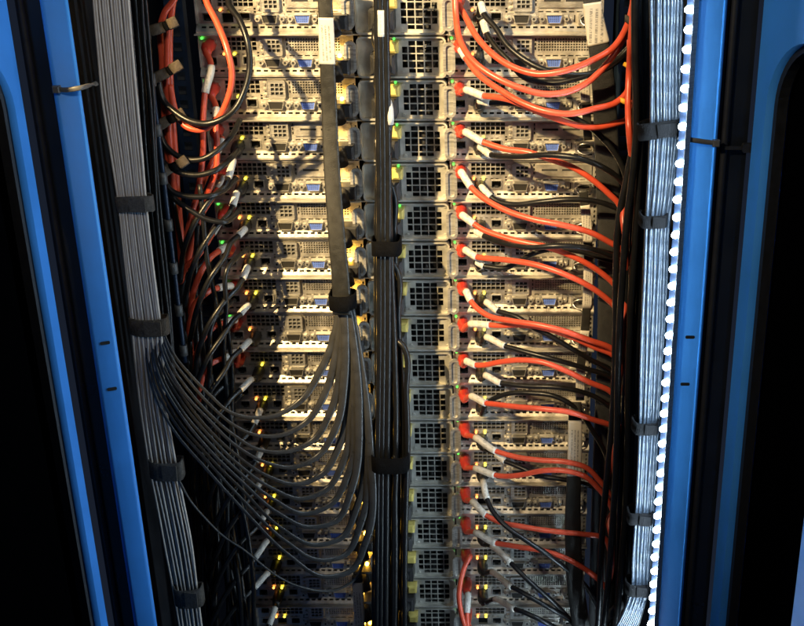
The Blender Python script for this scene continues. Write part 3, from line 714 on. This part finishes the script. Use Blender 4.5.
# the second red cable that swoops across the first two rows, from above
pts = [P(455,-14,-0.05), P(456,14,-0.06), P(460,40,-0.08), P(472,60,-0.10), P(495,77,-0.115), P(520,88,-0.122), P(544,94,-0.124), P(567,92,-0.122), P(587,83,-0.118), P(604,67,-0.112), P(617,50,-0.105), P(628,27,-0.10), P(633,5,-0.098), P(636,-25,-0.095)]
thing(cable('network_cable', pts, 0.0031, RED, per=8), 'red network cable from above swooping deepest over the first two server rows', 'cable', RR)
blacks = [
 (0, [(481,4),(484,14)], [(495,27),(507,45),(522,58),(540,68),(562,74),(584,75),(609,67),(624,55),(637,41)], 0.035, -0.08),
 (1, [(483,22),(487,34)], [(495,46),(510,62),(522,76),(549,83),(579,78),(604,68),(622,55),(637,38)], 0.035, -0.08),
 (2, [(479,101),(490,103)], [(500,103),(525,105),(548,110),(569,116),(587,125),(604,140),(619,160),(627,182),(630,200),(630,240)], 0.022, -0.08),
 (3, [(480,147),(491,155)], [(497,156),(520,156.5),(549,155),(577,158),(604,168),(622,182),(629,198),(630,235)], 0.058, -0.075),
 (4, [(481,187),(491,197)], [(497,201),(512,204.5),(540,202),(569,199.5),(594,201),(614,207),(627,213),(632,240)], 0.028, -0.07),
 (5, [(476,231),(484,236)], [(490,239),(510,245),(532,247.5),(557,246),(584,247.5),(607,254),(628,264),(634,290)], 0.052, -0.07),
 (6, [(477,262),(484,266)], [(490,267),(505,268),(518,262),(532,254),(552,249),(578,251),(602,258),(628,268),(632,300)], 0.022, -0.06),
 (7, [(486,302),(498,311)], [(505,313),(517,317),(532,327),(545,333),(564,344),(589,359),(614,373),(622,400)], 0.035, -0.06),
 (8, [(486,337),(505,346)], [(512,348),(530,353),(557,360),(584,368),(614,380),(622,405)], 0.030, -0.06),
 (9, [(485,375),(501,383)], [(508,384),(527,386),(554,387),(579,391),(599,399),(612,410),(618,440)], 0.028, -0.06),
 (10, None, [(488,402),(495,398),(512,393),(532,393),(554,396),(569,403),(579,411),(592,430),(606,455),(612,490)], 0.025, -0.06),
 (11, [(496,454),(505,461)], [(510,463),(522,468),(537,475),(554,478),(567,480),(594,487),(610,496),(616,530)], 0.026, -0.06),
 (12, [(483,481),(487,499)], [(492,510),(507,527),(527,541),(544,552),(564,567),(584,584),(600,610)], 0.055, -0.05),
 (14, [(492,546),(511,563)], [(516,568),(530,582),(550,599),(567,616),(584,640)], 0.045, -0.05),
 (15, [(492,572),(512,587)], [(518,590),(532,598),(552,609),(569,619),(590,640)], 0.045, -0.05),
 (16, [(495,599),(515,609)], [(521,611),(537,618),(556,628),(580,650)], 0.045, -0.05),
]
for k, tg, path, amp, ye in blacks:
    net_cable(1, k, tg, path, 'black', amp, rl('black', k, 'plugged into the right half of'), group=RB, yend=ye, r=0.0029, port=1)

# ------------------------------------------------------------------ right vertical bundles
EDGE_R = [(-25, 649, 684), (0, 649, 684), (60, 650, 681), (130, 650, 680), (180, 648, 676), (222, 645, 670), (330, 641, 665), (428, 639, 659), (520, 635, 653), (592, 631, 648)]
for i in range(10):
    u = (i + 0.5)/10
    pts = [P(edge(EDGE_R, y, u) + 0.5*math.sin(y*0.03 + i*1.3), y, -0.180 + 0.002*(i % 2)) for y in (-25, 20, 60, 100, 130, 160, 195, 225, 275, 330, 380, 428, 475, 522, 560, 592)]
    pts += [P(lerp(622, 641, u), 615, -0.18), P(lerp(606, 630, u), 640, -0.17)]
    thing(cable('grey_cable', pts, 0.00165, GREYR, per=6, seg=8), '%s thin grey LED-lit cable from the black bundle towards the LED strip' % ORD[i], 'cable', 'grey cables of the right bundle')
for i in range(8):
    u = (i + 0.5)/8
    pts = [P(edge(EDGE_R, y, u), y, -0.174) for y in (-25, 60, 130, 222, 330, 428, 520, 592)] + [P(lerp(618, 640, u), 622, -0.17), P(lerp(606, 632, u), 650, -0.165)]
    thing(cable('grey_cable', pts, 0.0019, DGREY, per=8, seg=7), 'thin grey cable at the back of the bundle beside the LED strip', 'cable', 'grey cables at the back of the right bundle')
EDGE_K = [(-25, 634, 650), (0, 634, 650), (130, 634, 651), (222, 629, 647), (330, 625, 643), (428, 621, 640), (520, 616, 637), (600, 612, 633), (660, 606, 628)]
for i in range(7):
    u = (i + 0.2)/6.4 if i < 5 else (-0.22, -0.55)[i-5]
    pts = [P(edge(EDGE_K, y, u if i < 5 else lerp(0.15, u, max(0, min(1, (y-120)/110)))) + 1.6*math.sin(y*0.02 + i*2.1), y, -0.120 - 0.009*(i % 3) - 0.006*(i > 4)) for y in (-25, 15, 60, 100, 140, 180, 222, 270, 330, 380, 428, 475, 520, 560, 600, 655)]
    thing(cable('black_cable', pts, 0.0036, BLACK, per=6, seg=9), '%s vertical black cable counting from the red cables towards the LED-lit bundle' % ORD[i], 'cable', 'black cables of the right bundle')
for i, (pp, lab) in enumerate(([[(633,-25),(633,10),(631,40),(629,75),(628,100),(629,130),(632,160),(633,190)], 'red cable dropping from the top beside the right black bundle'],
                       [[(626,186),(624,202),(623,218),(625,235),(626,262),(625,285),(624,320),(621,360),(619,400)], 'red cable running down behind the right black bundle at mid height'],
                       [[(619,400),(619,430),(615,450),(614,465),(616,485),(614,510),(609,520),(611,535),(612,560),(608,590),(604,640)], 'red cable winding down low beside the right black bundle'])):
    thing(cable('network_cable', [P(x, y, -0.055 if (q == 0 and y > 0) or q == len(pp)-1 else -0.125 - 0.012*math.sin(y*0.06)) for q, (x, y) in enumerate(pp)], 0.0031, RED, per=8), lab, 'cable', 'red cables beside the right bundle')
RT_L = ('topmost', 'second', 'third', 'fourth', 'lowest')
for i, (a, b, y, h) in enumerate(((640, 681, 131, 20), (641, 668, 222, 15), (634, 659, 429, 14), (629, 653, 520, 14), (627, 649, 591, 14))):
    velcro(a, b, y, h*0.85, -0.187, 0.02, VELCRO, '%s velcro tie on the right bundle beside the LED strip' % RT_L[i], 'velcro ties on the right bundle', tilt=R(-9) if i == 0 else 0)
for i, (a, b, y, h, lab) in enumerate(((627, 637, 20, 7, 'small grey velcro tie holding the top red cables'), (626, 640, 173, 9, 'small black velcro tie on the red cable below the swoops'))):
    velcro(a, b, y, h, -0.112, 0.012, VELCROG if i == 0 else VELCRO, lab)
for x, y, lab in ((629, 66, 'upper small yellow tie beside the red cable swoops'), (624, 101, 'lower small yellow tie beside the red cable swoops')):
    p = P(x, y, -0.112); mb = MB(); mb.tube([Vector((-0.005,0,0.002)), Vector((-0.001,-0.003,0.0005)), Vector((0.003,-0.002,-0.001)), Vector((0.007,0.002,-0.003))], [0.002,0.0026,0.0026,0.0016], 8, flat=0.6)
    o = mb.build('cable_clip', YELLOWTIE, None, p); thing(o, lab, 'clip')

# ------------------------------------------------------------------ left side: red and black cables, rods, straps
LRG = 'red cables beside the left servers'; LBG = 'black cables beside the left servers'
left_reds = {
 1: ([(211,66),(205,93)], [(204,104),(203,125),(203,150),(200,180),(193,215),(186,260)], 0.02, -0.05),
 2: ([(216,108),(216,118)], [(216,128),(217,145),(217,160),(215,174),(209,190),(200,210),(190,240)], 0.02, -0.05),
 3: ([(222,140),(217,152)], [(211,165),(204,180),(196,200),(188,230),(184,262)], 0.02, -0.05),
 4: ([(224,178),(218,189)], [(212,198),(203,212),(194,235),(188,262)], 0.02, -0.05),
 5: ([(219,222),(212,234)], [(206,244),(197,257),(186,267),(180,290)], 0.03, -0.05),
 6: ([(227,247),(219,251)], [(211,257),(202,270),(194,290),(190,318)], 0.03, -0.05),
 7: ([(231,286),(218,288)], [(211,290),(203,296),(196,303),(191,318),(188,345)], 0.03, -0.05),
 8: ([(235,320),(222,323)], [(214,327),(205,336),(198,350),(193,372)], 0.03, -0.05),
 9: ([(236,352),(224,358)], [(216,361),(207,367),(202,380),(199,398),(196,430)], 0.03, -0.05),
}
for k, (tg, path, amp, ye) in left_reds.items():
    net_cable(-1, k, tg, path, 'red', amp, rl('red', k, 'plugged into the left half of'), group=LRG, yend=ye, ystart=-0.038)
pts = [P(203,-20,-0.06), P(206,0,-0.07), P(217,23,-0.085), P(227,49,-0.10), P(232,74,-0.105), P(226,104,-0.105), P(214,123,-0.10), P(199,130,-0.095), P(184,125,-0.09), P(176,112,-0.085), P(170,85,-0.08)]
thing(cable('network_cable', pts, 0.0031, RED, per=9), 'bright red cable arching over the left server edge at the top', 'cable', LRG)
for i, (pp, Y, lab) in enumerate((
   ([(180,-20),(174,0),(165,12),(161,24),(162,60),(164,110),(167,150),(172,190),(178,230),(182,270)], -0.075, 'red cable strapped down the left rail, outermost'),
   ([(176,-20),(172,10),(170,30),(170,70),(172,110),(175,150),(177,184),(181,230),(185,275),(190,320)], -0.070, 'red cable strapped down the left rail, nearest the navy rail'),
   ([(168,20),(167,60),(168,110),(171,160),(176,210),(182,262),(186,300),(190,340),(194,380)], -0.080, 'red cable strapped down the left rail, in front of the others'))):
    thing(cable('network_cable', [P(x, y, Y if y < 170 else lerp(Y, -0.030, min(1, (y-170)/60))) for x, y in pp], 0.0031, RED, per=8), lab, 'cable', LRG)
# explicit black loops at the top left
lb = [
 ([(231,-16,-0.05),(229,4,-0.07),(240,21,-0.085),(247.5,42,-0.095),(249.5,70,-0.10),(244,92,-0.105),(234,110,-0.11),(222,119,-0.11),(208,123.5,-0.11),(190,121,-0.105),(175,112,-0.10),(164,101,-0.095),(158,80,-0.09)], 'black cable making the largest loop over the upper left servers', 0.0031),
 ([(240,120,-0.045),(230,138,-0.07),(218,150,-0.085),(202,159,-0.09),(182,158,-0.09),(166,146,-0.085),(158,125,-0.08)], 'black cable looping below the large black loop', 0.0029),
 ([(238,150,-0.045),(228,161,-0.07),(216,170,-0.085),(198,175,-0.09),(176,171,-0.09),(162,160,-0.085),(156,140,-0.08)], 'black cable sagging across the left rail beside the fourth server row', 0.0029),
 ([(236,178,-0.045),(224,190,-0.07),(210,196,-0.085),(196,197,-0.09),(172,191,-0.09),(163,178,-0.085),(157,160,-0.08)], 'black cable sagging across the left rail beside the fifth server row', 0.0029),
 ([(240,208,-0.045),(232,218,-0.07),(224,222,-0.085),(206,219,-0.09),(190,210,-0.09),(176,200,-0.085),(164,180,-0.08)], 'black cable sagging across the left rail beside the sixth server row', 0.0029),
]
for pp, lab, r in lb: thing(cable('network_cable', [P(*p) for p in pp], r, BLACK, per=9), lab, 'cable', LBG)
ltag = {3: ((233,160),(228,178)), 4: ((236.6,193),(232.5,206)), 5: ((245,229),(238,236)), 6: ((247.5,267),(242.5,279)), 7: ((248,305),(240,314)), 8: ((249.5,341),(240.5,350)), 9: ((251.5,379),(240.5,390)),
        10: ((260,410),(254,424)), 11: ((261.5,449),(255.5,462)), 12: ((261.5,480),(256,489)), 13: ((267,511),(261,521)), 14: ((267,541),(255,558)), 15: ((268,573),(254,588)), 16: ((275,608),(269,625))}
rng = random.Random(11)
for k, (a, b) in ltag.items():
    dx, dy = b[0]-a[0], b[1]-a[1]; n = math.hypot(dx, dy); dx, dy = dx/n, dy/n
    j = rng.uniform(-4, 4)
    path = [(b[0]+dx*8-1, b[1]+dy*7+1), (b[0]-16+j, b[1]+20), (b[0]-30+j, b[1]+40), (b[0]-42+j, b[1]+66), (b[0]-48, b[1]+104)]
    net_cable(-1, k, [a, b], path, 'black', 0.035, rl('black', k, 'tagged white, left half of'), group=LBG, yend=-0.07, r=0.0029, port=1)
# bluish-black cables and a cable-management rod beside the grey bundle
EDGE_B = [(-25, 132, 146), (0, 133, 147), (100, 141, 155), (200, 149, 161), (300, 160, 170), (340, 164, 174), (420, 168, 180)]
for i in range(4):
    u = (i+0.4)/4
    pts = [P(edge(EDGE_B, y, u) + 0.8*math.sin(y*0.03+i*2), y, -0.112 + 0.003*(i % 2)) for y in (-25, 40, 100, 160, 220, 280, 330, 380)]
    thing(cable('black_cable', pts, 0.0019, BLACK, per=8), '%s slim black cable between the left grey bundle and the dark blue rod' % ORD[i], 'cable', 'slim black cables beside the left bundle')
xr_ = P(154, 100, -0.10).x
zr = P(168, 362, -0.10).z
ro = empty('cable_rod', (xr_, -0.10, zr))
mb = MB(); mb.tube([Vector((0, 0, (ZT-zr)*i/20)) for i in range(21)], 0.0026, 10); mb.build('rod', NAVY, ro)
for sy in (33, 80, 130, 178, 225, 268, 310, 350):
    p = P(150, sy, -0.10); mb = MB(); mb.tube([Vector((0,0,-0.006)), Vector((0,0,0.006))], 0.0042, 12); mb.build('clamp', DGREY, ro, (0, 0, p.z-zr))
thing(ro, 'slim dark blue rod with clamps beside the left grey bundle', 'rod')
LT = ('topmost', 'second', 'third', 'fourth')
for i, (a, b, c, d) in enumerate((((150, 31), (164, 27), (168, 25), (177, 21)), ((153, 79), (168, 72), (171, 70), (181, 64)), ((157, 127), (168, 120), (176, 117), (184, 112)), ((160, 175), (170, 168), (178, 165), (187, 159)))):
    o = empty('velcro_strap', P(*a, -0.098))
    for s0, s1, nm in ((a, b, 'strap_end'), (c, d, 'strap_tail')):
        pa, pb = P(*s0, -0.098), P(*s1, -0.096)
        mb = MB(); mb.tube([p - pa for p in spline([pa, lerp(pa, pb, 0.5) + Vector((0,-0.002,0)), pb], 5)], 0.0052, 8, flat=0.16, ref=Vector((0,-1,0))); mb.build(nm, VELCROB, o, pa - o.location)
    pb, pc = P(*b, -0.096), P(*c, -0.097)
    mb = MB(); mb.tube([Vector((0,0,0)), (pc-pb)*0.5 + Vector((0,-0.002,0)), pc-pb], 0.0045, 8, flat=0.3, ref=Vector((0,-1,0))); mb.build('strap_middle', VELCRO, o, pb - o.location)
    thing(o, '%s brown velcro strap holding the red cables to the left rail' % LT[i], 'cable strap', 'velcro straps on the left rail')

# extra black cables, added to darken the tangle beside the lower left servers
rng = random.Random(5)
for i in range(16):
    x0 = 172 + i*3.1; y0 = rng.uniform(170, 330) if i % 2 else rng.uniform(330, 420)
    pts = []; y = y0; ph = rng.uniform(0, 6)
    while y < 680:
        pts.append(P(x0 + (y-200)*0.075 + 6*math.sin(y*0.016 + ph) + rng.uniform(-1.5, 1.5), y, -0.060 - 0.016*math.sin(y*0.02 + ph*2) - 0.004*(i % 4))); y += 38
    if i % 3 == 0: pts.insert(0, P(pts and px_of(pts[0])[0] + 22, y0 - 22, -0.045))
    o = cable('black_cable', pts, rng.uniform(0.0024, 0.0031), BLACK, per=6, seg=8)
    thing(o, 'added black cable darkening the tangle beside the lower left servers', 'cable', 'black cables of the lower left tangle')
